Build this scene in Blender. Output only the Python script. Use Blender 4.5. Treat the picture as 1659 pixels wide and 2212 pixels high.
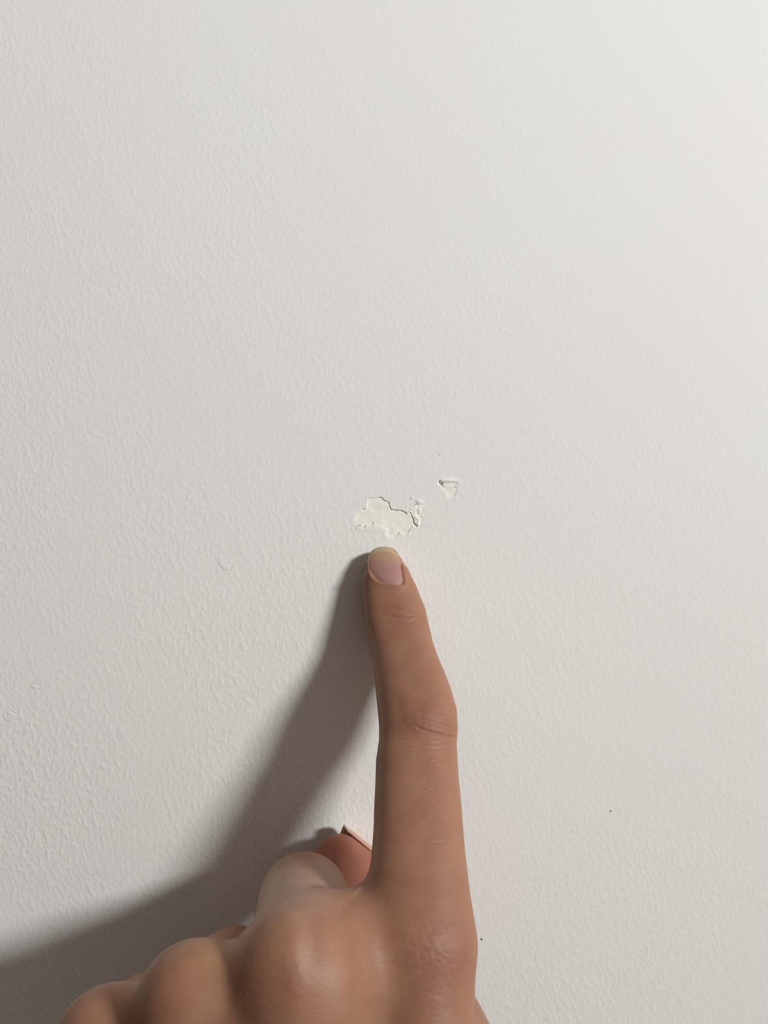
import bpy, math
import numpy as np

# ------------------------------------------------------------------ scene, camera, light
for o in list(bpy.data.objects):
    bpy.data.objects.remove(o)
scn = bpy.context.scene
COL = scn.collection
scn.view_settings.view_transform = 'Standard'
scn.view_settings.look = 'None'
scn.view_settings.gamma = 1.0
scn.view_settings.exposure = 0.0

ZC = 1.40            # height of the camera above the floor, metres
CAMD = 200.0         # camera to wall, millimetres
F = 1782.0           # focal length in pixels of the 1659 x 2212 frame
MM = 0.001

cam_d = bpy.data.cameras.new('camera')
cam_d.sensor_fit = 'VERTICAL'
cam_d.sensor_height = 36.0
cam_d.lens = 36.0 * F / 2212.0
cam_d.clip_start = 0.005
cam = bpy.data.objects.new('camera', cam_d)
COL.objects.link(cam)
cam.location = (0, -CAMD * MM, ZC)
cam.rotation_euler = (math.radians(90), 0, 0)
scn.camera = cam

world = bpy.data.worlds.new('room_ambient')
scn.world = world
world.use_nodes = True
wn = world.node_tree
wn.nodes.clear()
w_out = wn.nodes.new('ShaderNodeOutputWorld')
w_bg = wn.nodes.new('ShaderNodeBackground')
w_tc = wn.nodes.new('ShaderNodeTexCoord')
w_sep = wn.nodes.new('ShaderNodeSeparateXYZ')
w_mul = wn.nodes.new('ShaderNodeMath'); w_mul.operation = 'MULTIPLY_ADD'
w_mul2 = wn.nodes.new('ShaderNodeMath'); w_mul2.operation = 'MULTIPLY_ADD'
w_ramp = wn.nodes.new('ShaderNodeValToRGB')
w_ramp.color_ramp.elements[0].position = 0.12
w_ramp.color_ramp.elements[0].color = (0.022, 0.009, 0.004, 1)
w_mid = w_ramp.color_ramp.elements.new(0.5); w_mid.color = (0.145, 0.094, 0.058, 1)
w_ramp.color_ramp.elements[1].position = 0.95
w_ramp.color_ramp.elements[1].color = (0.62, 0.56, 0.51, 1)
wn.links.new(w_tc.outputs['Generated'], w_sep.inputs[0])
w_mul.inputs[1].default_value = 0.34; w_mul.inputs[2].default_value = 0.38
w_mul2.inputs[1].default_value = 0.31
w_mul3 = wn.nodes.new('ShaderNodeMath'); w_mul3.operation = 'MULTIPLY_ADD'; w_mul3.inputs[1].default_value = 0.10
wn.links.new(w_sep.outputs['Y'], w_mul3.inputs[0]); wn.links.new(w_mul2.outputs[0], w_mul3.inputs[2])
wn.links.new(w_sep.outputs['X'], w_mul.inputs[0])
wn.links.new(w_sep.outputs['Z'], w_mul2.inputs[0])
wn.links.new(w_mul.outputs[0], w_mul2.inputs[2])
wn.links.new(w_mul3.outputs[0], w_ramp.inputs[0])
wn.links.new(w_ramp.outputs[0], w_bg.inputs[0])
w_bg.inputs[1].default_value = 1.0
wn.links.new(w_bg.outputs[0], w_out.inputs[0])

def area_light(name, direction, dist, size, watts, color, aim=(0, 0, 0), spread=180):
    d = np.array(direction, float); d /= np.linalg.norm(d)
    ld = bpy.data.lights.new(name, 'AREA')
    ld.shape = 'RECTANGLE'; ld.size = size[0]; ld.size_y = size[1]
    ld.energy = watts; ld.color = color
    lo = bpy.data.objects.new(name, ld)
    COL.objects.link(lo)
    p = d * dist
    lo.location = (p[0], -p[2], ZC + p[1] - 0.03)
    from mathutils import Vector
    ld.spread = math.radians(spread)
    lo.rotation_euler = (Vector((aim[0], 0, ZC + aim[1])) - lo.location).to_track_quat('-Z', 'Y').to_euler()
    return lo

# daylight from a window up and to the right (direction = right, up, out of the wall)
area_light('window_light', (1.0, 0.50, 1.0), 1.35, (0.24, 0.13), 4.95, (0.97, 0.985, 0.975), aim=(-0.02, 0.20), spread=96)

# ------------------------------------------------------------------ helpers
rng = np.random.RandomState(7)

def W(px, py, h=0.0):
    """pixel and height above the wall (mm) -> local mm coordinates (right, up, out)"""
    d = (CAMD - h) / F
    return np.array([(px - 829.5) * d, -(py - 1106.0) * d, h])

def link(name, me, parent=None, loc=None):
    o = bpy.data.objects.new(name, me)
    COL.objects.link(o)
    if parent: o.parent = parent
    if loc is not None: o.location = loc
    return o

def mesh_np(name, V, Fq, mat, smooth=True):
    """V (n,3) in local mm (right, up, out); Fq (m,4)"""
    me = bpy.data.meshes.new(name)
    Vb = np.empty((len(V), 3), np.float32)
    Vb[:, 0] = V[:, 0] * MM; Vb[:, 1] = -V[:, 2] * MM; Vb[:, 2] = V[:, 1] * MM
    n = len(Fq); k = Fq.shape[1]
    me.vertices.add(len(Vb)); me.vertices.foreach_set('co', Vb.ravel())
    me.loops.add(n * k); me.loops.foreach_set('vertex_index', Fq.astype(np.int32).ravel())
    me.polygons.add(n)
    me.polygons.foreach_set('loop_start', np.arange(0, n * k, k, dtype=np.int32))
    me.update(calc_edges=True)
    me.polygons.foreach_set('use_smooth', np.full(n, smooth))
    me.materials.append(mat)
    me.validate()
    return me

def vnoise(X, Y, scale, seed):
    """value noise on a plane, 0..1"""
    r = np.random.RandomState(seed)
    T = r.rand(256, 256)
    x = X / scale + 1000.3; y = Y / scale + 1000.7
    xi = np.floor(x).astype(int); yi = np.floor(y).astype(int)
    fx = x - xi; fy = y - yi
    fx = fx * fx * (3 - 2 * fx); fy = fy * fy * (3 - 2 * fy)
    a = T[xi % 256, yi % 256]; b = T[(xi + 1) % 256, yi % 256]
    c = T[xi % 256, (yi + 1) % 256]; d = T[(xi + 1) % 256, (yi + 1) % 256]
    return (a * (1 - fx) + b * fx) * (1 - fy) + (c * (1 - fx) + d * fx) * fy

def seg_dist(X, Y, pts):
    """distance to a polyline and the position along it (0..1)"""
    best = np.full(X.shape, 1e9); par = np.zeros(X.shape)
    n = len(pts) - 1
    for i in range(n):
        ax, ay = pts[i]; bx, by = pts[i + 1]
        dx, dy = bx - ax, by - ay
        L = dx * dx + dy * dy + 1e-12
        t = np.clip(((X - ax) * dx + (Y - ay) * dy) / L, 0, 1)
        d = np.hypot(X - ax - t * dx, Y - ay - t * dy)
        m = d < best
        best[m] = d[m]; par[m] = ((i + t) / n)[m]
    return best, par

def in_poly(X, Y, pts):
    ins = np.zeros(X.shape, bool)
    n = len(pts)
    for i in range(n):
        x0, y0 = pts[i]; x1, y1 = pts[(i + 1) % n]
        if y0 == y1: continue
        c = ((y0 > Y) != (y1 > Y)) & (X < (x1 - x0) * (Y - y0) / (y1 - y0) + x0)
        ins ^= c
    return ins

def poly_sd(X, Y, pts):
    d, _ = seg_dist(X, Y, list(pts) + [pts[0]])
    return np.where(in_poly(X, Y, pts), -d, d)

# ------------------------------------------------------------------ materials
def new_mat(name):
    m = bpy.data.materials.new(name); m.use_nodes = True
    nt = m.node_tree
    bs = nt.nodes['Principled BSDF']
    return m, nt, bs

def N(nt, kind, **kw):
    n = nt.nodes.new(kind)
    for k, v in kw.items(): setattr(n, k, v)
    return n

def wall_paint():
    m, nt, bs = new_mat('white_wall_paint')
    L = nt.links.new
    tc = N(nt, 'ShaderNodeTexCoord')
    mp = N(nt, 'ShaderNodeMapping'); mp.inputs['Rotation'].default_value = (0, math.radians(28), 0)
    mp.inputs['Scale'].default_value = (1.15, 1, 0.8)
    L(tc.outputs['Object'], mp.inputs[0])
    # roller stipple: fine and medium bumps, patchy in strength
    n1 = N(nt, 'ShaderNodeTexNoise'); n1.inputs['Scale'].default_value = 820; n1.inputs['Detail'].default_value = 2.0; n1.inputs['Roughness'].default_value = 0.45
    n2 = N(nt, 'ShaderNodeTexNoise'); n2.inputs['Scale'].default_value = 330; n2.inputs['Detail'].default_value = 1.5
    n3 = N(nt, 'ShaderNodeTexNoise'); n3.inputs['Scale'].default_value = 22; n3.inputs['Detail'].default_value = 3
    for n in (n1, n2): L(mp.outputs[0], n.inputs['Vector'])
    L(tc.outputs['Object'], n3.inputs['Vector'])
    s1 = N(nt, 'ShaderNodeMapRange'); s1.inputs[1].default_value = 0.46; s1.inputs[2].default_value = 0.72
    L(n1.outputs[0], s1.inputs[0])
    s3 = N(nt, 'ShaderNodeMapRange'); s3.inputs[1].default_value = 0.35; s3.inputs[2].default_value = 0.65
    s3.inputs[3].default_value = 0.55; s3.inputs[4].default_value = 1.1
    L(n3.outputs[0], s3.inputs[0])
    # bump strength rises towards the lower left of the wall, falls towards the upper right
    sp = N(nt, 'ShaderNodeSeparateXYZ'); L(tc.outputs['Object'], sp.inputs[0])
    gx = N(nt, 'ShaderNodeMath', operation='MULTIPLY_ADD'); gx.inputs[1].default_value = -3.4; gx.inputs[2].default_value = 0.60
    L(sp.outputs['X'], gx.inputs[0])
    gz = N(nt, 'ShaderNodeMath', operation='MULTIPLY_ADD'); gz.inputs[1].default_value = -3.0
    L(sp.outputs['Z'], gz.inputs[0]); L(gx.outputs[0], gz.inputs[2])
    gc = N(nt, 'ShaderNodeClamp'); gc.inputs[1].default_value = 0.14; gc.inputs[2].default_value = 1.0
    L(gz.outputs[0], gc.inputs[0])
    mu = N(nt, 'ShaderNodeMath', operation='MULTIPLY'); L(s3.outputs[0], mu.inputs[0]); L(gc.outputs[0], mu.inputs[1])
    h1 = N(nt, 'ShaderNodeMath', operation='MULTIPLY_ADD'); L(n2.outputs[0], h1.inputs[0]); h1.inputs[1].default_value = 1.1; L(s1.outputs[0], h1.inputs[2])
    h2 = N(nt, 'ShaderNodeMath', operation='MULTIPLY'); L(h1.outputs[0], h2.inputs[0]); L(mu.outputs[0], h2.inputs[1])
    bp = N(nt, 'ShaderNodeBump'); bp.inputs['Strength'].default_value = 1.0; bp.inputs['Distance'].default_value = 0.000062
    L(h2.outputs[0], bp.inputs['Height']); L(bp.outputs[0], bs.inputs['Normal'])
    n4 = N(nt, 'ShaderNodeTexNoise'); n4.inputs['Scale'].default_value = 9; n4.inputs['Detail'].default_value = 3
    L(tc.outputs['Object'], n4.inputs['Vector'])
    cr = N(nt, 'ShaderNodeValToRGB')
    cr.color_ramp.elements[0].position = 0.35; cr.color_ramp.elements[0].color = (0.800, 0.785, 0.770, 1)
    cr.color_ramp.elements[1].position = 0.65; cr.color_ramp.elements[1].color = (0.805, 0.800, 0.775, 1)
    L(n4.outputs[0], cr.inputs[0]); L(cr.outputs[0], bs.inputs['Base Color'])
    bs.inputs['Roughness'].default_value = 0.62
    bs.inputs['Specular IOR Level'].default_value = 0.25
    return m

def plaster():
    m, nt, bs = new_mat('bare_cream_plaster')
    L = nt.links.new
    tc = N(nt, 'ShaderNodeTexCoord')
    n1 = N(nt, 'ShaderNodeTexNoise'); n1.inputs['Scale'].default_value = 420; n1.inputs['Detail'].default_value = 4
    L(tc.outputs['Object'], n1.inputs['Vector'])
    cr = N(nt, 'ShaderNodeValToRGB')
    cr.color_ramp.elements[0].position = 0.3; cr.color_ramp.elements[0].color = (0.85, 0.83, 0.745, 1)
    cr.color_ramp.elements[1].position = 0.7; cr.color_ramp.elements[1].color = (0.885, 0.87, 0.79, 1)
    L(n1.outputs[0], cr.inputs[0]); L(cr.outputs[0], bs.inputs['Base Color'])
    bp = N(nt, 'ShaderNodeBump'); bp.inputs['Strength'].default_value = 1.0; bp.inputs['Distance'].default_value = 0.00003
    L(n1.outputs[0], bp.inputs['Height']); L(bp.outputs[0], bs.inputs['Normal'])
    bs.inputs['Roughness'].default_value = 0.85
    return m

def skin_mat():
    m, nt, bs = new_mat('skin')
    L = nt.links.new
    tc = N(nt, 'ShaderNodeTexCoord')
    at = N(nt, 'ShaderNodeAttribute'); at.attribute_name = 'skin_tint'
    # fine mottling
    nm = N(nt, 'ShaderNodeTexNoise'); nm.inputs['Scale'].default_value = 260; nm.inputs['Detail'].default_value = 4
    L(tc.outputs['Object'], nm.inputs['Vector'])
    mr = N(nt, 'ShaderNodeMapRange'); mr.inputs[1].default_value = 0.3; mr.inputs[2].default_value = 0.7; mr.inputs[3].default_value = 0.94; mr.inputs[4].default_value = 1.06
    L(nm.outputs[0], mr.inputs[0])
    mx = N(nt, 'ShaderNodeVectorMath', operation='SCALE')
    L(at.outputs['Color'], mx.inputs[0]); L(mr.outputs[0], mx.inputs['Scale'])
    L(mx.outputs[0], bs.inputs['Base Color'])
    # pores and fine lines
    mp = N(nt, 'ShaderNodeMapping'); mp.inputs['Rotation'].default_value = (0, math.radians(-35), 0); mp.inputs['Scale'].default_value = (0.55, 1, 1.5)
    L(tc.outputs['Object'], mp.inputs[0])
    v = N(nt, 'ShaderNodeTexVoronoi'); v.inputs['Scale'].default_value = 1500
    L(mp.outputs[0], v.inputs['Vector'])
    n2 = N(nt, 'ShaderNodeTexNoise'); n2.inputs['Scale'].default_value = 900; n2.inputs['Detail'].default_value = 3
    L(mp.outputs[0], n2.inputs['Vector'])
    ad = N(nt, 'ShaderNodeMath', operation='MULTIPLY_ADD'); L(v.outputs['Distance'], ad.inputs[0]); ad.inputs[1].default_value = 0.6; L(n2.outputs[0], ad.inputs[2])
    bp = N(nt, 'ShaderNodeBump'); bp.inputs['Strength'].default_value = 1.0; bp.inputs['Distance'].default_value = 0.00004
    L(ad.outputs[0], bp.inputs['Height']); L(bp.outputs[0], bs.inputs['Normal'])
    bs.inputs['Roughness'].default_value = 0.52
    bs.inputs['Specular IOR Level'].default_value = 0.28
    bs.subsurface_method = 'RANDOM_WALK'
    bs.inputs['Subsurface Weight'].default_value = 0.7
    bs.inputs['Subsurface Radius'].default_value = (1.0, 0.36, 0.2)
    bs.inputs['Subsurface Scale'].default_value = 0.0030
    return m

def nail_mat():
    m, nt, bs = new_mat('fingernail')
    L = nt.links.new
    at = N(nt, 'ShaderNodeAttribute'); at.attribute_name = 'nail_tint'
    L(at.outputs['Color'], bs.inputs['Base Color'])
    bs.inputs['Roughness'].default_value = 0.38
    bs.inputs['Subsurface Weight'].default_value = 0.2
    bs.inputs['Subsurface Radius'].default_value = (1.0, 0.5, 0.35)
    bs.inputs['Subsurface Scale'].default_value = 0.001
    return m

def speck_mat():
    m, nt, bs = new_mat('dark_speck')
    tc = N(nt, 'ShaderNodeTexCoord'); n = N(nt, 'ShaderNodeTexNoise'); n.inputs['Scale'].default_value = 2000
    cr = N(nt, 'ShaderNodeValToRGB'); cr.color_ramp.elements[0].color = (0.09, 0.085, 0.07, 1); cr.color_ramp.elements[1].color = (0.22, 0.21, 0.19, 1)
    nt.links.new(tc.outputs['Object'], n.inputs['Vector']); nt.links.new(n.outputs[0], cr.inputs[0]); nt.links.new(cr.outputs[0], bs.inputs['Base Color'])
    bs.inputs['Roughness'].default_value = 0.9
    return m

M_WALL, M_PLASTER, M_SKIN, M_NAIL, M_SPECK = wall_paint(), plaster(), skin_mat(), nail_mat(), speck_mat()

# ------------------------------------------------------------------ the damaged wall
def P2(lst):
    return [tuple(W(x, y)[:2]) for x, y in lst]
def ZA(lst):   # traced in a close look at the main chip
    return P2([(740 + x / 8.295, 1050 + y / 8.295) for x, y in lst])
def ZB(lst):   # small chip
    return P2([(900 + x / 10.37, 940 + y / 10.37) for x, y in lst])
def ZD(lst):   # nicks at the left
    return P2([(x / 2.765, 1140 + y / 2.765) for x, y in lst])
def ZT(lst):   # hairlines at the top
    return P2([(150 + x / 2.552, y / 2.552) for x, y in lst])

CHIP_A = ZA([(460,235),(500,215),(580,218),(640,205),(695,205),(722,235),(745,260),(785,276),(820,290),(838,320),(834,350),(852,385),(870,425),
             (925,432),(980,432),(1015,442),(1060,445),(1100,470),(1140,498),(1178,480),(1215,470),(1232,505),(1240,540),(1262,580),
             (1265,610),(1280,660),(1320,706),(1282,706),(1250,700),(1232,738),(1200,760),(1185,800),(1165,830),(1145,850),(1120,862),(1070,852),(1020,848),
             (990,860),(975,890),(950,915),(925,935),(900,948),(865,915),(830,895),(800,878),(796,830),(800,782),(745,760),(700,738),(650,712),(600,700),
             (560,678),(530,690),(500,708),(455,714),(415,712),(395,730),(375,748),(352,735),(330,712),(300,704),(275,698),(240,664),(218,640),(228,610),(222,580),
             (240,520),(262,480),(300,450),(335,420),(365,408),(400,420),(440,372),(448,300)])
FLAKE_A = ZA([(1215,465),(1160,440),(1190,405),(1260,370),(1350,345),(1425,365),(1420,450),(1410,560),(1405,650),(1395,720),(1370,770),(1325,715),(1280,655),(1262,580),(1240,530)])
CHIP_B = ZB([(560,1105),(590,1125),(640,1118),(700,1098),(780,1095),(860,1095),(905,1120),(915,1165),(895,1220),(880,1275),(850,1310),(830,1350),(800,1378),(740,1384),(700,1360),(680,1300),(640,1255),(590,1210),(560,1160)])

# grooves: (polyline, start width, end width, depth) in mm
G = []
def groove(pts, w0, w1, dep): G.append((pts, w0, w1, dep))
groove(ZA([(470,222),(500,222),(560,220),(640,206)]), .05, .06, .10)
groove(ZA([(640,205),(695,205),(722,235),(745,260),(785,276),(820,290),(838,320),(834,350),(852,385),(870,425),(925,432),(980,432)]), .07, .10, .45)
groove(ZA([(980,432),(1015,442),(1062,442),(1100,470),(1140,495)]), .07, .20, .6)
groove(ZA([(1215,475),(1232,505),(1240,540),(1262,580),(1265,600)]), .06, .12, .45)
groove(ZA([(1265,600),(1275,660),(1300,690),(1325,710)]), .12, .19, .7)
groove(ZA([(232,775),(240,720),(262,702),(300,706),(330,725)]), .08, .08, .35)
groove(ZA([(375,748),(392,730),(412,712)]), .12, .10, .4)
groove(ZA([(500,712),(525,700)]), .05, .05, .2)
groove(ZA([(540,668),(545,688)]), .14, .12, .5)
groove(ZA([(955,918),(972,885)]), .06, .07, .3)
groove(ZA([(980,862),(1002,845)]), .13, .10, .5)
groove(ZA([(1162,832),(1185,800),(1210,752)]), .05, .06, .22)
groove(ZA([(368,362),(435,364)]), .09, .05, .12)
groove(ZA([(368,408),(392,440)]), .07, .05, .14)
groove(ZA([(1215,190),(1240,240),(1280,205)]), .09, .05, .2)
groove(ZA([(1285,330),(1300,348)]), .10, .08, .35)
groove(ZA([(1308,312),(1345,338)]), .08, .05, .3)
groove(ZA([(1332,490),(1345,494)]), .11, .10, .3)
groove(ZA([(1300,596),(1362,606)]), .06, .04, .25)
groove(ZA([(1330,572),(1402,556)]), .07, .05, .2)
groove(ZA([(1395,700),(1378,765),(1345,770)]), .05, .04, .16)
groove(ZA([(188,712),(196,716)]), .08, .06, .25)
groove(ZB([(508,1045),(535,1080),(560,1090)]), .26, .24, 1.0)
groove(ZB([(540,1100),(570,1145),(605,1162)]), .08, .05, .4)
groove(ZB([(575,1092),(700,1068),(800,1066),(905,1078)]), .16, .10, .28)
groove(ZB([(845,1122),(875,1140)]), .08, .08, .3)
groove(ZB([(840,1165),(868,1172)]), .12, .10, .35)
groove(ZB([(915,1165),(880,1270),(815,1372)]), .05, .04, .15)
groove(ZB([(440,432),(500,440)]), .08, .05, .3)
groove(ZB([(960,1360),(1015,1405)]), .05, .08, .16)
groove(ZD([(1300,185),(1296,205),(1310,225)]), 0.067, 0.045, 0.14)
groove(ZD([(1310,224),(1325,243),(1350,256),(1378,248),(1384,232)]), 0.050, 0.028, 0.27)
groove(ZD([(1312,224),(1345,216),(1380,222)]), 0.028, 0.022, 0.19)
groove(ZD([(172,950),(185,934),(205,928)]), 0.056, 0.033, 0.30)
groove(ZD([(160,962),(182,958),(196,968)]), 0.033, 0.028, 0.30)
groove(ZD([(205,940),(228,938),(242,948),(228,966),(205,974)]), 0.050, 0.028, 0.25)
groove(ZD([(34,1120),(45,1100),(68,1096),(98,1112)]), 0.089, 0.045, 0.27)
groove(ZD([(28,1152),(40,1158),(66,1162)]), 0.056, 0.039, 0.35)
groove(ZT([(820,145),(818,165),(805,192),(798,220),(785,250)]), 0.033, 0.020, 0.14)
groove(ZT([(1512,4),(1482,50),(1440,88),(1402,122),(1390,130),(1345,158),(1315,205),(1282,240),(1240,262),(1212,278)]), 0.020, 0.020, 0.08)
groove(ZT([(95,320),(104,350),(112,378)]), 0.028, 0.033, 0.11)
# soft mounds and hollows: (x, y, rx, ry, height)
B = []
def mound(pt, r, h): B.append((pt[0], pt[1], r[0], r[1], h))
for (x, y, rx, ry, h) in [(1385,290,50,35,.20),(1345,250,40,22,.12),(1300,400,60,40,.12),(1380,430,40,45,.13),(1330,560,35,30,.12),(1355,660,38,42,.24),(1370,600,30,14,.10),
                          (1240,215,30,25,.16),(420,390,28,20,.12),(330,760,90,45,.05),(600,770,160,70,.06),(700,520,40,120,.035),(1060,620,180,120,-.05),(880,390,60,30,.08)]:
    mound(ZA([(x, y)])[0], (rx / 8.295 / 8.91, ry / 8.295 / 8.91), h)
for (x, y, rx, ry, h) in [(690,1010,190,42,.22),(760,1140,140,40,.05),(850,1150,30,25,.10),(530,1060,50,50,-.10)]:
    mound(ZB([(x, y)])[0], (rx / 10.37 / 8.91, ry / 10.37 / 8.91), h)
for (x, y, rx, ry, h) in [(1310,188,18,16,.10),(1345,235,34,18,.14),(215,955,24,13,.14),(185,975,14,10,.08),(70,1130,34,26,.14),(40,1105,16,14,.06)]:
    mound(ZD([(x, y)])[0], (rx / 2.765 / 8.91, ry / 2.765 / 8.91), h * .45)

def wall_height(X, Y):
    H = np.zeros(X.shape)
    jx = (vnoise(X, Y, .28, 3) - .5) * .16 + (vnoise(X, Y, .11, 13) - .5) * .07
    jy = (vnoise(X, Y, .28, 4) - .5) * .16 + (vnoise(X, Y, .11, 14) - .5) * .07
    Xj, Yj = X + jx, Y + jy
    for poly, dep in ((CHIP_A, .11), (CHIP_B, .10)):
        sd = poly_sd(Xj, Yj, poly)
        pc = np.mean(poly, 0)
        ll = np.clip(((X - pc[0]) * -.45 + (Y - pc[1]) * -.9) / 1.2 + .1, 0, 1)
        t = np.clip(.5 - sd / (.12 + 1.1 * ll), 0, 1)
        H -= dep * t * t * (3 - 2 * t)
        H -= (vnoise(X, Y, 1.6, 5) - .5) * .10 * t
    sd = poly_sd(Xj, Yj, FLAKE_A)
    t = np.clip(.5 - sd / .12, 0, 1)
    H += t * (vnoise(X, Y, .55, 8) - .45) * .20 - t * .03
    for x, y, rx, ry, h in B:
        q = ((X - x) / rx) ** 2 + ((Y - y) / ry) ** 2
        H += h * np.exp(-q * 1.1)
    for pts, w0, w1, dep in G:
        x0 = min(p[0] for p in pts) - 1; x1 = max(p[0] for p in pts) + 1
        y0 = min(p[1] for p in pts) - 1; y1 = max(p[1] for p in pts) + 1
        m = (X > x0) & (X < x1) & (Y > y0) & (Y < y1)
        if not m.any(): continue
        d, t = seg_dist(X[m] + .5 * jx[m], Y[m] + .5 * jy[m], pts)
        w = w0 + (w1 - w0) * t
        w = w * (.75 + .5 * vnoise(X[m], Y[m], .35, 9))
        H[m] -= dep * np.exp(-(d / w) ** 2 * 1.2) 
    return H

# finely meshed rectangles (pixels) and their spacing in mm
RECTS = [('chip', (748, 1062, 925, 1182), .075), ('chip', (930, 970, 1012, 1092), .075),
         ('nick', (460, 1196, 508, 1240), .055), ('nick', (48, 1468, 98, 1500), .055), ('nick', (4, 1530, 44, 1568), .055),
         ('hairline', (452, 52, 478, 104), .06), ('hairline', (612, 0, 752, 118), .08), ('hairline', (182, 120, 200, 154), .06)]
R = []
for kind, (x0, y0, x1, y1), s in RECTS:
    a = W(x0, y1); b = W(x1, y0)
    R.append([kind, a[0], a[1], b[0], b[1], s])

Vs, Fs, off = [], [], 0
XE = sorted(set([-900., 700.] + [v for r in R for v in (r[1], r[3])] + list(np.arange(-120, 121, 30.)) + [-300., 300., -600.]))
YE = sorted(set([-700., 800.] + [v for r in R for v in (r[2], r[4])] + list(np.arange(-150, 151, 30.)) + [-400., 400.]))
for i in range(len(XE) - 1):
    for j in range(len(YE) - 1):
        cx, cy = (XE[i] + XE[i+1]) / 2, (YE[j] + YE[j+1]) / 2
        if any(r[1] < cx < r[3] and r[2] < cy < r[4] for r in R): continue
        Vs.append(np.array([[XE[i], YE[j], 0], [XE[i+1], YE[j], 0], [XE[i+1], YE[j+1], 0], [XE[i], YE[j+1], 0]]))
        Fs.append(np.array([[0, 1, 2, 3]]) + off); off += 4
# the body of the wall behind the face
x0, x1, y0, y1, th = -900., 700., -700., 800., -100.
c = np.array([[x0,y0,0],[x1,y0,0],[x1,y1,0],[x0,y1,0],[x0,y0,th],[x1,y0,th],[x1,y1,th],[x0,y1,th]])
Vs.append(c); Fs.append(np.array([[0,4,5,1],[1,5,6,2],[2,6,7,3],[3,7,4,0],[4,7,6,5]]) + off); off += 8

parts = []
patch_meshes = {}
for ri, (kind, ax, ay, bx, by, s) in enumerate(R):
    nx = max(4, int(round((bx - ax) / s))); ny = max(4, int(round((by - ay) / s)))
    gx = np.linspace(ax, bx, nx + 1); gy = np.linspace(ay, by, ny + 1)
    X, Y = np.meshgrid(gx, gy, indexing='ij')
    H = wall_height(X, Y)
    e = np.minimum(np.minimum(X - ax, bx - X), np.minimum(Y - ay, by - Y))
    if kind == 'hairline' and ri == 6:
        e = np.where(Y > 115, np.minimum(np.minimum(X - ax, bx - X), Y - ay), e)
    e = np.clip(e / .5, 0, 1)
    H = H * e * e * (3 - 2 * e)
    V = np.stack([X, Y, H], -1).reshape(-1, 3)
    idx = np.arange((nx + 1) * (ny + 1)).reshape(nx + 1, ny + 1)
    Q = np.stack([idx[:-1, :-1], idx[1:, :-1], idx[1:, 1:], idx[:-1, 1:]], -1).reshape(-1, 4)
    cx = V[Q][:, :, 0].mean(1); cy = V[Q][:, :, 1].mean(1)
    if kind == 'chip':
        jx = (vnoise(cx, cy, .28, 3) - .5) * .16 + (vnoise(cx, cy, .11, 13) - .5) * .07
        jy = (vnoise(cx, cy, .28, 4) - .5) * .16 + (vnoise(cx, cy, .11, 14) - .5) * .07
        poly = CHIP_A if ri == 0 else CHIP_B
        m = poly_sd(cx + jx, cy + jy, poly) < .0
        if ri == 0:
            fl = poly_sd(cx + jx, cy + jy, FLAKE_A) < -.05
            patch_meshes[(ri, 'flake')] = (V, Q[fl & ~m])
            rest = ~(m | fl)
        else:
            rest = ~m
        patch_meshes[(ri, 'bare')] = (V, Q[m])
    else:
        best = np.full(cx.shape, 1e9)
        for pts, w0, w1, dep in G:
            if min(p[0] for p in pts) > bx or max(p[0] for p in pts) < ax or min(p[1] for p in pts) > by or max(p[1] for p in pts) < ay: continue
            d, _ = seg_dist(cx, cy, pts); best = np.minimum(best, d)
        if kind == 'nick':
            for x, y, rx, ry, h in B:
                if ax < x < bx and ay < y < by:
                    q = np.sqrt(((cx - x) / rx) ** 2 + ((cy - y) / ry) ** 2) - 1.1
                    best = np.where(q < 0, 0, best)
        m = best < (.28 if kind == 'nick' else .2)
        rest = ~m
        patch_meshes[(ri, kind)] = (V, Q[m])
    Vs.append(V); Fs.append(Q[rest] + off); off += len(V)

def compact(V, Q):
    u, inv = np.unique(Q.ravel(), return_inverse=True)
    return V[u], inv.reshape(-1, Q.shape[1])

V, Q = compact(np.concatenate(Vs), np.concatenate(Fs))
wall = link('wall_back', mesh_np('wall_back', V, Q, M_WALL), loc=(0, 0, ZC))
wall['kind'] = 'structure'
wall['label'] = 'white painted wall with fine roller texture, chipped above the fingertip'

def wall_part(name, key, mat, label):
    V, Q = compact(*patch_meshes[key])
    o = link(name, mesh_np(name, V, Q, mat), parent=wall)
    o['label'] = label
    return o
wall_part('chipped_patch', (0, 'bare'), M_PLASTER, 'jagged patch of bare cream plaster where paint chipped off, above the fingertip')
wall_part('cracked_paint_flake', (0, 'flake'), M_PLASTER, 'crumbly lifted paint at the right edge of the large chipped patch')
wall_part('chipped_patch', (1, 'bare'), M_PLASTER, 'small chipped spot with a dark hole at its upper left corner')
wall_part('wall_nick', (2, 'nick'), M_WALL, 'small crescent nick in the paint left of the fingertip')
wall_part('wall_nick', (3, 'nick'), M_WALL, 'small flattened nick near the left edge of the wall, the upper of two')
wall_part('wall_nick', (4, 'nick'), M_WALL, 'small curved nick at the far left edge of the wall, the lower of two')
wall_part('hairline_crack', (5, 'hairline'), M_WALL, 'short hairline crack near the top of the wall')
wall_part('hairline_crack', (6, 'hairline'), M_WALL, 'long diagonal hairline crack running to the top edge')
wall_part('hairline_crack', (7, 'hairline'), M_WALL, 'very short hairline crack towards the upper left')

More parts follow.
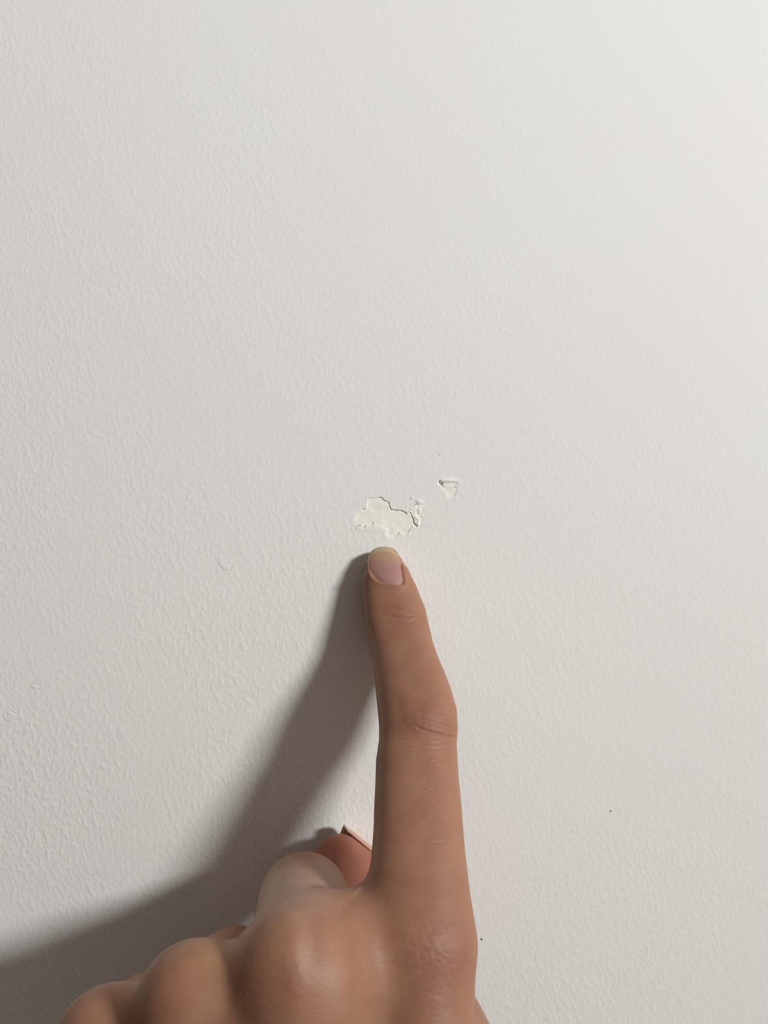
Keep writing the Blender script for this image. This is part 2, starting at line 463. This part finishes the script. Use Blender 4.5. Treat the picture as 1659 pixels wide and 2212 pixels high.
def speck(px, py, rx, ry, label):
    c = W(px, py); n = 14
    V = [[c[0], c[1], .10]]
    for r, z in ((.55, .085), (1.0, .0), (.9, -.05)):
        for k in range(n):
            a = 2 * math.pi * k / n
            q = r * (1 + .25 * math.sin(3 * a + px))
            V.append([c[0] + rx * q * math.cos(a), c[1] + ry * q * math.sin(a), z])
    Q = [[0, 1 + k, 1 + (k + 1) % n, 0] for k in range(n)]
    for r in range(2):
        for k in range(n):
            Q.append([1 + r*n + k, 1 + (r+1)*n + k, 1 + (r+1)*n + (k+1) % n, 1 + r*n + (k+1) % n])
    me = bpy.data.meshes.new('dirt_speck')
    me.from_pydata([(v[0]*MM, -v[2]*MM, v[1]*MM) for v in V], [], [q[:3] if q[0] == q[3] else q for q in Q])
    me.materials.append(M_SPECK); me.update()
    o = link('dirt_speck', me, parent=wall)
    o['label'] = label
speck(1040, 2029, .26, .30, 'dark speck of dirt on the wall, right of the hand')
speck(1319, 1752, .22, .22, 'tiny dark speck on the right part of the wall')

# ------------------------------------------------------------------ the hand as one signed distance field
def nrm(v):
    v = np.asarray(v, float); return v / np.linalg.norm(v)

class Sweep:
    """tube along a polyline with elliptic section: half width across, half height dorsal"""
    def __init__(s, pts, rw, rh, dorsal=(0, 0, 1), p=2.0):
        s.e = p
        s.p = np.array(pts, float); s.rw = np.array(rw, float); s.rh = np.array(rh, float)
        s.d = np.array(dorsal, float)
        s.bb = (s.p.min(0) - s.rw.max(), s.p.max(0) + s.rw.max())
    def __call__(s, P):
        n = len(s.p) - 1
        best = np.full(len(P), 1e9, np.float32)
        for i in range(n):
            a, b = s.p[i], s.p[i + 1]
            ab = b - a; L = float(ab @ ab)
            ax = ab / math.sqrt(L)
            dv = s.d - (s.d @ ax) * ax; dv /= np.linalg.norm(dv)
            du = np.cross(ax, dv)
            Q = P - a
            t = np.clip((Q @ ab) / L, 0, 1)
            C = Q - t[:, None] * ab
            rw = s.rw[i] + (s.rw[i + 1] - s.rw[i]) * t
            rh = s.rh[i] + (s.rh[i + 1] - s.rh[i]) * t
            u = C @ du; v = C @ dv; w = C @ ax
            rm = np.minimum(rw, rh)
            if s.e != 2.0:
                e = s.e; U, V_, W_ = np.abs(u / rw), np.abs(v / rh), np.abs(w / rm)
                A_ = (U ** e + V_ ** e + 1e-9) ** (1 / e)
                ga = np.sqrt((U ** (e - 1) / rw) ** 2 + (V_ ** (e - 1) / rh) ** 2) * A_ ** (1 - e)
                k0 = np.sqrt(A_ ** 2 + W_ ** 2)
                g = np.sqrt((A_ * ga) ** 2 + (W_ / rm) ** 2) / (k0 + 1e-6) + 1e-6
                best = np.minimum(best, np.where(k0 < .25, (k0 - 1) * rm, (k0 - 1) / g))
                continue
            k0 = np.sqrt((u / rw) ** 2 + (v / rh) ** 2 + (w / rm) ** 2)
            k1 = np.sqrt((u / rw ** 2) ** 2 + (v / rh ** 2) ** 2 + (w / rm ** 2) ** 2) + 1e-6
            d = np.where(k0 < .25, (k0 - 1) * rm, k0 * (k0 - 1) / k1)
            best = np.minimum(best, d)
        return best

def smin(a, b, k):
    h = np.clip(.5 + .5 * (b - a) / k, 0, 1)
    return b + (a - b) * h - k * h * (1 - h)

# index finger: pixel rows with left and right outline, height of the axis, thickness ratio
IDX = [(1202, 797, 862, 3.6, .70), (1222, 788, 872, 4.0, .76), (1250, 781.5, 887, 4.7, .80), (1285, 783, 903, 5.7, .82), (1331, 787, 921, 7.5, .84), (1374, 796, 930.5, 10.0, .86),
       (1407, 801.5, 938, 12.5, .90), (1445, 807, 951, 16.2, .92), (1475, 809.5, 963.5, 18.8, .94), (1510, 813, 977, 21.6, .95), (1545, 817, 987, 24.2, .95),
       (1575, 818.5, 988.5, 26.2, .94), (1605, 818, 986, 27.8, .92), (1645, 812, 988, 30.2, .90), (1689, 810.5, 991, 32.8, .90), (1737, 808, 996, 35.6, .90),
       (1790, 806.5, 1000, 38.6, .92), (1840, 803, 1004, 41.4, .94), (1900, 796, 1011, 44.6, .95), (1960, 798, 1018, 47.4, .96), (2030, 800, 1023, 50.2, .97)]
pts, rw, rh = [], [], []
for y, xl, xr, h, q in IDX:
    pts.append(W((xl + xr) / 2, y, h)); r = (xr - xl) / 2 * (CAMD - h) / F
    rw.append(r * .995); rh.append(r * q * .95)
idx_pts = np.array(pts)
index = Sweep(pts, rw, rh, (0.05, .2, 1), 2.5)

MCP_I = W(908, 2062, 51.0); MCP_M = W(640, 2096, 63); MCP_R = W(418, 2158, 61); MCP_P = W(226, 2248, 56)
PIP_M = W(656, 1944, 25); PIP_R = W(506, 2098, 24); PIP_P = W(318, 2188, 27)
WR = np.array([-10., -150, 82])
DN = nrm((0, .30, .95))          # dorsal direction of the palm
def off_p(p, d): return np.asarray(p) - DN * d
meta = [
    (Sweep([MCP_I, W(914, 2150, 54), [0, -145, 80]], [8.2, 9.0, 10], [8.2, 8.4, 9.5], DN), 0),
    (Sweep([MCP_M, [-13.5, -100, 71], [-8, -148, 85]], [8.4, 7.8, 9.5], [8.4, 7.6, 9], DN), 8),
    (Sweep([MCP_R, [-30, -104, 68], [-18, -148, 82]], [7.4, 7.0, 9], [7.4, 7.0, 9], DN), 7),
    (Sweep([MCP_P, [-44.5, -112, 63], [-26, -148, 76]], [7.0, 7.2, 9], [7.0, 7.2, 9], DN), 7),
]
palm = [
    (Sweep([off_p(MCP_I, 6) + [-3, -9, 0], [-4, -135, 70]], [11, 14], [9.5, 13], DN), 6),
    (Sweep([off_p(MCP_M, 9) + [0, -8, 0], [-10, -140, 72]], [11, 14], [9, 13], DN), 8),
    (Sweep([off_p(MCP_R, 9) + [1, -8, 0], [-18, -140, 70]], [10, 13], [9, 12], DN), 8),
    (Sweep([off_p(MCP_P, 8) + [2, -8, 0], [-26, -140, 66]], [9, 12], [8.5, 12], DN), 8),
    (Sweep([W(860, 2010, 45), W(771, 2002, 48), W(703, 2026, 52)], [5.4, 4.4, 5.3], [5.4, 4.4, 5.3], DN), 5),
    # web of skin between the index and middle knuckles
    (Sweep([W(880, 2030, 46), W(700, 2082, 55)], [8.6, 8.4], [8.6, 8.4], DN), 9),
    (Sweep([W(640, 2125, 59), W(530, 2192, 62), W(418, 2188, 59), W(235, 2270, 53)], [8.0, 8.0, 7.0, 6.2], [8.0, 8.0, 7.0, 6.2], DN), 7),
    (Sweep([WR, [-6, -200, 96], [-4, -300, 122], [-4, -360, 136]], [26, 25, 33, 36], [19, 19.5, 27, 30], DN), 14),
]
thumb = [
    (Sweep([[0, -138, 64], [9.5, -106, 43], [12.5, -108, 36]], [15, 10.8, 10], [14, 10.5, 9.5], (1, .3, .5)), 8),
    (Sweep([[11.5, -107, 37], [6.5, -93, 18]], [9.6, 8.6], [9.2, 8.2], (.5, .8, .2)), 4),
]
TD = (.52, .80, -.85)
thumb_tip = Sweep([[6.9, -95.4, 17.5], [-2.6, -87.9, 12.2], [-10.4, -81.7, 8.7]], [8.6, 8.2, 6.7], [8.0, 7.6, 6.4], TD, 2.5)
fingers = [
    # proximal, then the folded-in middle and end segments
    (Sweep([MCP_M, (MCP_M + PIP_M) / 2, PIP_M], [8.6, 8.9, 9.2], [8.6, 8.6, 9.2], (0, 1, .3)),
     Sweep([PIP_M, [-15.5, -104, 31]], [8.8, 7.9], [8.6, 7.6], (0, .5, -1)), Sweep([[-15.5, -104, 31], [-13, -108, 45]], [7.8, 6.8], [7.4, 6.2], (0, -1, 0))),
    (Sweep([MCP_R, (MCP_R + PIP_R) / 2, PIP_R], [7.9, 8.1, 8.5], [7.9, 8.0, 8.5], (0, 1, .3)),
     Sweep([PIP_R, [-27.5, -116, 31]], [8.2, 7.4], [8.0, 7.0], (0, .5, -1)), Sweep([[-27.5, -116, 31], [-25, -119, 45]], [7.2, 6.4], [6.9, 5.9], (0, -1, 0))),
    (Sweep([MCP_P, (MCP_P + PIP_P) / 2, PIP_P], [7.2, 7.2, 7.5], [7.2, 7.2, 7.5], (0, 1, .3)),
     Sweep([PIP_P, [-44, -120, 35]], [7.2, 6.6], [7.0, 6.2], (0, .5, -1)), Sweep([[-44, -120, 35], [-41, -124, 46]], [6.4, 5.8], [6.1, 5.3], (0, -1, 0))),
]

def sdf_ball(P, c, r):
    return np.sqrt(((P - c) ** 2).sum(1)) - r

def hand_sdf(P):
    P = P.astype(np.float32)
    d = meta[0][0](P)
    for s, k in meta[1:]: d = smin(d, s(P), k)
    for s, k in palm: d = smin(d, s(P), k)
    for s, k in thumb: d = smin(d, s(P), k)
    # index, blended into its knuckle
    d = smin(d, index(P), 4.0)
    dt = thumb_tip(P)
    d = smin(d, dt, 2.5)
    prev = None
    for (a, b, c) in fingers:
        da = a(P)
        d = smin(d, da, 5.0)
        e = smin(b(P), c(P), 3.0)
        e = smin(e, da, 1.5)
        d = smin(d, e, .9)
    # bony tops of the ring and little knuckles
    d = smin(d, sdf_ball(P, MCP_R + DN * 3.0 + [0, .8, 0], 4.6), 5)
    d = smin(d, sdf_ball(P, MCP_P + DN * 2.6 + [0, .8, 0], 4.4), 5)
    d = smin(d, sdf_ball(P, MCP_M + DN * 2.6, 6.0), 6)
    # pads flatten where they press on the wall
    d = np.maximum(d, .06 - P[:, 2])
    # the arm ends far below
    d = np.maximum(d, -(P[:, 1] + 352))
    return d

def surface_nets(lo, hi, h):
    n = np.ceil((hi - lo) / h).astype(int) + 1
    # coarse pass
    k = 5
    nc = np.ceil(n / k).astype(int) + 1
    gc = [lo[a] + np.arange(nc[a]) * h * k for a in range(3)]
    C = np.stack(np.meshgrid(*gc, indexing='ij'), -1).reshape(-1, 3)
    Dc = hand_sdf(C).reshape(nc)
    ii = np.stack(np.meshgrid(*[np.arange(n[a]) for a in range(3)], indexing='ij'), -1)
    near = Dc[tuple(np.minimum((ii[..., a] + k // 2) // k, nc[a] - 1) for a in range(3))]
    D = near.astype(np.float32).copy()
    m = np.abs(near) < h * k * 1.6
    P = lo + ii[m] * h
    out = np.empty(len(P), np.float32)
    for s in range(0, len(P), 400000): out[s:s+400000] = hand_sdf(P[s:s+400000])
    D[m] = out
    S = D < 0
    cells = np.zeros(tuple(n - 1), bool); cnt = np.zeros(tuple(n - 1), np.int8)
    for dx in (0, 1):
        for dy in (0, 1):
            for dz in (0, 1):
                cnt += S[dx:n[0]-1+dx, dy:n[1]-1+dy, dz:n[2]-1+dz]
    act = (cnt > 0) & (cnt < 8)
    idx = -np.ones(tuple(n - 1), np.int64)
    A = np.argwhere(act); idx[act] = np.arange(len(A))
    acc = np.zeros((len(A), 3)); w = np.zeros(len(A))
    corners = [(a, b, c) for a in (0, 1) for b in (0, 1) for c in (0, 1)]
    for c0 in corners:
        for ax in range(3):
            if c0[ax]: continue
            c1 = list(c0); c1[ax] = 1
            d0 = D[A[:,0]+c0[0], A[:,1]+c0[1], A[:,2]+c0[2]]; d1 = D[A[:,0]+c1[0], A[:,1]+c1[1], A[:,2]+c1[2]]
            x = (d0 < 0) != (d1 < 0)
            t = np.where(x, d0 / np.where(x, d0 - d1, 1), 0)
            p = np.array(c0, float)[None].repeat(len(A), 0); p[:, ax] += t
            acc[x] += p[x]; w[x] += 1
    V = lo + (A + acc / w[:, None]) * h
    quads = []
    for ax in range(3):
        b, c = (ax + 1) % 3, (ax + 2) % 3
        sl0 = [slice(None)] * 3; sl1 = [slice(None)] * 3
        sl0[ax] = slice(0, -1); sl1[ax] = slice(1, None)
        s0 = S[tuple(sl0)]; s1 = S[tuple(sl1)]
        E = np.argwhere(s0 != s1)
        E = E[(E[:, b] > 0) & (E[:, c] > 0) & (E[:, b] < n[b] - 1) & (E[:, c] < n[c] - 1)]
        def cell(db, dc):
            q = E.copy(); q[:, b] -= db; q[:, c] -= dc
            return idx[q[:, 0], q[:, 1], q[:, 2]]
        q = np.stack([cell(1, 1), cell(0, 1), cell(0, 0), cell(1, 0)], -1)
        inside0 = s0[E[:, 0], E[:, 1], E[:, 2]]
        q[~inside0] = q[~inside0][:, ::-1]
        quads.append(q)
    return V, np.concatenate(quads)

def project(V, steps=2, mask=None):
    V = V.copy(); e = .15
    sel = np.arange(len(V)) if mask is None else np.nonzero(mask)[0]
    for _ in range(steps):
        for s in range(0, len(sel), 300000):
            ix = sel[s:s+300000]; P = V[ix]
            d = hand_sdf(P)
            g = np.stack([hand_sdf(P + np.eye(3)[a] * e) - d for a in range(3)], -1) / e
            gg = np.maximum((g ** 2).sum(1), .3)
            V[ix] = P - np.clip(d / gg, -.6, .6)[:, None] * g
    return V

def edges_of(Q):
    E = np.concatenate([Q[:, [0, 1]], Q[:, [1, 2]], Q[:, [2, 3]], Q[:, [3, 0]]])
    E.sort(1)
    key = E[:, 0].astype(np.int64) * (Q.max() + 1) + E[:, 1]
    u, first, inv = np.unique(key, return_index=True, return_inverse=True)
    return E[first], inv.reshape(4, -1).T

def laplace(V, Q, it, lam, mask=None):
    E, _ = edges_of(Q)
    n = len(V)
    deg = np.bincount(E[:, 0], minlength=n) + np.bincount(E[:, 1], minlength=n)
    for _ in range(it):
        S = np.stack([np.bincount(E[:, 0], V[E[:, 1], a], n) + np.bincount(E[:, 1], V[E[:, 0], a], n) for a in range(3)], -1)
        D = (S / deg[:, None] - V) * lam
        V = V + (D if mask is None else D * mask[:, None])
    return V

def subdivide(V, Q):
    E, fe = edges_of(Q)
    n, ne = len(V), len(E)
    V2 = np.concatenate([V, V[E].mean(1), V[Q].mean(1)])
    fc = n + ne + np.arange(len(Q)); m = n + fe
    Q2 = np.concatenate([np.stack([Q[:, k], m[:, k], fc, m[:, (k - 1) % 4]], -1) for k in range(4)])
    return V2, Q2

def normals(V, Q):
    f = np.cross(V[Q[:, 2]] - V[Q[:, 0]], V[Q[:, 3]] - V[Q[:, 1]])
    Nn = np.stack([sum(np.bincount(Q[:, k], f[:, a], len(V)) for k in range(4)) for a in range(3)], -1)
    return Nn / (np.linalg.norm(Nn, axis=1, keepdims=True) + 1e-12)

LO = np.array([-66., -360., -2.]); HI = np.array([42., -2., 176.])
V, Q = surface_nets(LO, HI, 1.3)
V = laplace(V, Q, 2, .5)
V = project(V, 2)
V, Q = subdivide(V, Q)
V = laplace(V, Q, 1, .5)
V = project(V, 1, V[:, 1] > -132)
wc = W(712, 1990, 56)
wm = np.exp(-(np.linalg.norm((V - wc) * [1, 1, .8], axis=1) / 8.5) ** 4)
wm = np.maximum(wm, np.exp(-(np.linalg.norm((V - W(757, 1978, 50)) * [1, 1, .7], axis=1) / 5.5) ** 4))
V = laplace(V, Q, 60, .5, wm)
px_, py_ = 829.5 + V[:, 0] * F / (CAMD - V[:, 2]), 1106 - V[:, 1] * F / (CAMD - V[:, 2])
wm = np.exp(-(((px_ - 752) / 34) ** 2 + ((py_ - 1968) / 38) ** 2) ** 2) * (V[:, 2] > 34)
V = laplace(V, Q, 80, .5, wm)
V, Q = subdivide(V, Q)
V = laplace(V, Q, 2, .5)
V = laplace(V, Q, 2, .5, ((V[:, 2] > .3)).astype(float))
Nv = normals(V, Q)

# pixel coordinates under which each point of the back of the hand was measured
PX = 829.5 + V[:, 0] * F / (CAMD - V[:, 2]); PY = 1106 - V[:, 1] * F / (CAMD - V[:, 2])
front = np.clip((Nv[:, 2] - .05) * 3, 0, 1)
disp = np.zeros(len(V))

def near(x, y, rx, ry, p=2):
    return np.exp(-((((PX - x) / rx) ** 2 + ((PY - y) / ry) ** 2)) ** (p / 2))
on_index = (PX > 770) & (PX < 1030) & (PY < 1860) & (V[:, 1] > -75)
def crease(pts, w, dep, bulge=.35, sel=None):
    m = on_index if sel is None else sel
    ix = np.nonzero(m & (Nv[:, 2] > -.1))[0]
    d, t = seg_dist(PX[ix], PY[ix], pts)
    fade = np.clip(np.minimum(t, 1 - t) * 5 + .15, 0, 1)
    ww = w
    disp[ix] += (-dep * np.exp(-(d / ww) ** 2) + dep * bulge * np.exp(-((d - 2.4 * ww) / (1.3 * ww)) ** 2)) * fade
def K(lst):  # traced in a close look at the middle of the finger
    return [(700 + x / 4.1475, 1400 + y / 4.1475) for x, y in lst]
def KT(lst):  # close look at the fingertip
    return [(700 + x / 4.608, 940 + y / 4.608) for x, y in lst]
# wrinkles over the middle joint
crease(K([(810,690),(850,720),(920,745),(1010,765),(1080,780),(1140,795),(1185,785)]), 2.4, .26)
crease(K([(880,640),(940,655),(1010,668),(1080,690),(1150,710)]), 2.0, .17)
crease(K([(640,800),(720,830),(830,850),(930,858),(1040,860),(1150,850)]), 2.2, .08)
crease(K([(640,400),(665,500),(690,590),(720,690)]), 8.0, .05)
crease(K([(760,370),(830,400),(900,410)]), 2.0, .09)
crease(K([(900,450),(960,470),(1050,500)]), 1.8, .08)
crease(K([(700,880),(850,905),(1000,905),(1140,895)]), 2.2, .08)
crease(K([(930,550),(1020,590),(1100,600)]), 1.8, .10)
crease(K([(780,260),(860,262),(950,280)]), 1.8, .05)
# creases over the end joint
crease(KT([(600,1690),(700,1720),(800,1745),(900,1760)]), 2.2, .10)
crease(KT([(640,1790),(720,1815),(800,1822),(880,1800)]), 2.4, .13)
crease(KT([(600,1870),(700,1890),(820,1880),(920,1850)]), 2.2, .09)
crease(KT([(700,2005),(800,1985),(900,1990)]), 2.0, .05)
# slanting fine lines along the first segment
r2 = np.random.RandomState(3)
for k in range(26):
    y0 = 980 + k * 34; x0 = 880 + r2.uniform(-40, 60)
    L = r2.uniform(60, 130)
    crease(K([(x0, y0 + L * .45), (x0 + L * .5, y0 + L * .18), (x0 + L, y0 - L * .10)]), 1.5, r2.uniform(.04, .085))
for k in range(16):
    y0 = 300 + k * 26; x0 = 560 + r2.uniform(0, 260)
    L = r2.uniform(70, 150)
    crease(K([(x0, y0), (x0 + L * .5, y0 + 6), (x0 + L, y0 + 14)]), 1.4, r2.uniform(.02, .05))
crease(K([(870,1410),(930,1405),(1000,1420)]), 2.0, .08)
crease(K([(930,1760),(1000,1745),(1090,1745)]), 2.2, .10)
crease(K([(850,1830),(920,1800),(990,1790)]), 2.0, .07)
# bone and pad shape
m = on_index * front
disp += m * (.55 * near(925, 1545, 42, 42) - .30 * near(858, 1560, 24, 50) + .22 * near(880, 1330, 30, 26) - .14 * near(838, 1335, 16, 32))
# skin folds round the index nail
NAIL = KT([(440,1250),(438,1290),(448,1340),(465,1385),(490,1425),(520,1448),(552,1464),(600,1474),(650,1482),(700,1494),(740,1503),(775,1500),(803,1488),(806,1445),(800,1400),(792,1350),(783,1310),(770,1272),(755,1230)])
NAIL_OUT = NAIL + KT([(730,1190),(705,1160),(675,1136),(645,1122),(612,1113),(575,1110),(540,1114),(500,1130),(465,1158),(445,1195),(438,1225)])
ix = np.nonzero(on_index & (PY < 1300) & (Nv[:, 2] > -.2))[0]
d, t = seg_dist(PX[ix], PY[ix], NAIL)
ins = in_poly(PX[ix], PY[ix], NAIL_OUT)
sd = np.where(ins, -d, d)
fold = np.where(sd > 0, .24 * np.exp(-(sd / 8.0) ** 2), .24 * np.exp(-(sd / 2.2) ** 2) - .24 * (1 - np.exp(-(sd / 2.5) ** 2)))
fold = np.where(PY[ix] < 1215, fold * np.clip((PY[ix] - 1192) / 23, 0, 1) - np.where(ins, .25 * np.clip((1215 - PY[ix]) / 23, 0, 1), 0), fold)
disp[ix] += fold * np.clip(Nv[ix, 2] * 1.6, 0, 1)
# back of the hand: valleys between the knuckles, tendon ridges
back = (PY > 1880) & (Nv[:, 2] > 0)
ix = np.nonzero(back)[0]
def ridge(pts, w, h):
    d, t = seg_dist(PX[ix], PY[ix], pts)
    disp[ix] += h * np.exp(-(d / w) ** 2) * np.clip((PY[ix] - 1880) / 60, 0, 1)
ridge([(632,1960),(636,2080),(645,2212)], 34, .25)
ridge([(712,2000),(722,2080),(745,2180)], 30, .25)
ridge([(790,1960),(840,2100),(855,2230)], 60, -.5)
ridge([(905,1960),(930,2080),(935,2212)], 50, .15)
# thin skin crinkle on the knuckles
fine = vnoise(PX + .35 * PY, PY - .5 * PX, 7, 21) - .5
disp += fine * .13 * front * (near(935, 2070, 95, 110) + .7 * near(650, 2070, 90, 110) + .8 * near(925, 1560, 60, 60) + .5 * near(920, 1730, 60, 120) + .4 * near(410, 2100, 70, 60))
V = V + Nv * disp[:, None]
V[:, 2] = np.maximum(V[:, 2], .03)

hand_me = mesh_np('hand', V, Q, M_SKIN)
# skin colour: rosier over joints and pads, yellower over stretched knuckles, highlights painted in
base = np.array([.315, .160, .099])
col = np.repeat(base[None], len(V), 0)
def tint(c, w): 
    global col
    w = np.clip(w, 0, 1)[:, None]
    col = col * (1 - w) + np.array(c) * w
red = (.275, .108, .075); rosy = (.34, .155, .105); yel = (.35, .205, .105); pale = (.41, .26, .185)
idxm = on_index.astype(float)
tint(red, idxm * .55 * near(915, 1560, 62, 55))
tint(red, idxm * .28 * near(850, 1345, 45, 50))
tint(red, idxm * .12 * near(835, 1480, 45, 90) )
tint(rosy, idxm * .5 * near(950, 1730, 50, 120))
bk = ((PY > 1840) & (Nv[:, 2] > -.3)).astype(float)
tint(red, bk * .40 * near(640, 2110, 55, 60))
tint(red, bk * .50 * near(950, 2090, 60, 90))
tint(yel, bk * .60 * near(605, 1985, 28, 90))
tint(yel, bk * .45 * near(455, 2070, 50, 50))
tint(pale, bk * .85 * near(655, 2060, 20, 50))  # highlight painted along the ridge of the middle knuckle
tint(pale, bk * .6 * near(715, 2130, 30, 60))
tint((.45, .31, .25), bk * .85 * near(625, 1905, 90, 62))  # paler stretched skin, lightened further to stand in for fill light
tint((.40, .145, .10), ((V[:, 2] < 24) & (V[:, 1] < -70) & (V[:, 0] > -16)).astype(float) * .6)
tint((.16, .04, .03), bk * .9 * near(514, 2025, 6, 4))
mott = vnoise(V[:, 0] * 1.0 + V[:, 2], V[:, 1], 3.2, 31) - .5
col *= (1 + mott[:, None] * np.array([.05, .12, .12]))
# the skin under and beside the nail
ixn = on_index & (PY < 1215)
tint((.42, .28, .165), ixn * .6)
ca = hand_me.color_attributes.new('skin_tint', 'FLOAT_COLOR', 'POINT')
ca.data.foreach_set('color', np.concatenate([np.clip(col, 0, 1), np.ones((len(V), 1))], 1).astype(np.float32).ravel())
hand = link('hand', hand_me, loc=(0, 0, ZC))
hand['label'] = 'left hand of a person pressing an outstretched index finger to the wall, other fingers folded'
hand['category'] = 'hand'

# ------------------------------------------------------------------ nails (plates with thickness)
def plate(name, top, thick, tints, nu, nv, label):
    """top: (nu,nv,3) grid, closed with an under side; tints (nu,nv,3)"""
    U = top.reshape(-1, 3)
    q = np.arange(nu * nv).reshape(nu, nv)
    Qt = np.stack([q[:-1, :-1], q[1:, :-1], q[1:, 1:], q[:-1, 1:]], -1).reshape(-1, 4)
    Nn = normals(U, Qt)
    if (Nn[:, 2].mean() < 0 and label is not None and thick > 0): Qt = Qt[:, ::-1]; Nn = -Nn
    Lw = U - Nn * thick
    n = nu * nv
    Qb = Qt[:, ::-1] + n
    rim = np.concatenate([q[:, 0], q[-1, 1:], q[-2::-1, -1], q[0, -2:0:-1]])
    r2_ = np.roll(rim, -1)
    Qr = np.stack([rim, r2_, r2_ + n, rim + n], -1)
    me = mesh_np(name, np.concatenate([U, Lw]), np.concatenate([Qt, Qb, Qr]), M_NAIL)
    c = np.concatenate([tints.reshape(-1, 3)] * 2)
    at = me.color_attributes.new('nail_tint', 'FLOAT_COLOR', 'POINT')
    at.data.foreach_set('color', np.concatenate([c, np.ones((len(c), 1))], 1).astype(np.float32).ravel())
    o = link(name, me, parent=hand)
    o['label'] = label
    return o

# index nail: rows from the tip arc to the cuticle, inside the traced outline
rows = [ # y-ish rows given as (left point, middle point, right point)
    ((812,1184.5),(827,1180.8),(841,1184)), ((801,1191),(828,1184.5),(853,1191.5)), ((795.5,1203),(830,1193),(861,1203)),
    ((794.5,1215),(832,1206),(867,1215)), ((796,1228),(834,1222),(871,1228)), ((799.5,1239),(838,1240),(874,1243)),
    ((806.5,1249.5),(842,1254),(875.5,1256)), ((819,1258.5),(847,1263),(873.5,1264))]
RW = np.array(rows, float)
nu, nv = 57, 49
uu = np.linspace(0, len(rows) - 1, nu); vv = np.linspace(-1, 1, nv)
Rr = np.stack([np.stack([np.interp(uu, range(len(rows)), RW[:, k, a]) for a in range(2)], -1) for k in range(3)], 1)
# smooth the interpolation along u
for _ in range(3):
    Rr[1:-1] = (Rr[:-2] + 2 * Rr[1:-1] + Rr[2:]) / 4
grid = np.empty((nu, nv, 3)); tin = np.empty((nu, nv, 3))
# height of the finger's surface under the middle line of the nail
HCY = np.arange(1176, 1276, 4.); HCH = []
for yy in HCY:
    xx = np.interp(yy, [1180, 1193, 1222, 1263], [827, 830, 834, 847])
    hs = np.linspace(2, 16, 140)
    dd = index(np.array([W(xx, yy, h) for h in hs]).astype(np.float32))
    ok = np.nonzero(dd < 0)[0]
    HCH.append(hs[ok[-1]] + .22 if len(ok) else np.nan)
HCH = np.array(HCH); g_ = ~np.isnan(HCH) & (HCY > 1203)
fit = np.polyfit(HCY[g_], HCH[g_], 2)
HCH = np.where(HCY > 1205, np.polyval(fit, HCY), np.polyval(fit, 1205) + (HCY - 1205) * .075)
for i in range(nu):
    l, mdd, r = Rr[i]
    p = (l[None] * (vv * (vv - 1) / 2)[:, None] + mdd[None] * (1 - vv ** 2)[:, None] + r[None] * (vv * (vv + 1) / 2)[:, None])
    # height of the plate: transverse arch over the finger, following the finger's slope
    y = p[:, 1]
    hc = np.interp(y, HCY, HCH)
    s = vv * (0.55 + .45 * np.clip(i / 14, 0, 1))
    h = hc - .95 * s ** 2 - .35 * s ** 4
    d = (CAMD - h) / F
    grid[i, :, 0] = (p[:, 0] - 829.5) * d; grid[i, :, 1] = -(p[:, 1] - 1106) * d; grid[i, :, 2] = h
    # colours: yellowish free edge, then peach, then pink bed
    arc = y - 12 * vv ** 2 * np.clip(1 - i / 40, 0, 1)
    t = (p[:, 1] - (1191.5 + 10 * vv ** 2))
    free = np.clip(.5 - t / 3.5, 0, 1)[:, None]
    line = np.exp(-((t - 1.0) / 2.2) ** 2)[:, None] * .35
    deep = np.clip((p[:, 1] - 1203) / 22, 0, 1)[:, None]
    c_free = np.array([.42, .33, .20]); c_mid = np.array([.39, .24, .155]); c_bed = np.array([.36, .190, .165])
    c = c_mid * (1 - deep) + c_bed * deep
    c = c * (1 - line) + np.array([.36, .21, .12]) * line
    tin[i] = c * (1 - free) + c_free * free
plate('fingernail', grid, .32, tin, nu, nv, 'pinkish nail of the index finger with a short pale free edge')
np_nail = grid

# thumb nail: on the upper side of the thumb tip, its free edge just past the tip
ta = thumb_tip.p
axd = nrm(ta[2] - ta[1]); dv = np.array(TD); dv = nrm(dv - (dv @ axd) * axd); du = np.cross(axd, dv)
nu, nv = 25, 21
grid = np.empty((nu, nv, 3)); tin = np.empty((nu, nv, 3))
for i in range(nu):
    t = i / (nu - 1)
    s = 5.3 - t * 12.5                      # millimetres past the end joint of the sweep
    for j in range(nv):
        a = (j / (nv - 1) * 2 - 1) * math.radians(44)
        cut = 1.0 if t > .12 else .80 + .2 * (t / .12)
        a *= cut
        rr_ = 6.85 + 1.0 * min(1, t * 1.2) 
        q = ta[2] + axd * (s - 1.3 * a ** 2 * (1 - t)) + dv * (math.cos(a) * rr_ * 1.0) + du * (math.sin(a) * (6.7 + .9 * t))
        grid[i, j] = q
        free = 1 if t < .13 else 0
        tin[i, j] = np.array([.62, .50, .36]) * free + np.array([.60, .33, .25]) * (1 - free)
plate('fingernail', grid, .35, tin, nu, nv, 'pale nail edge of the thumb behind the folded middle finger')
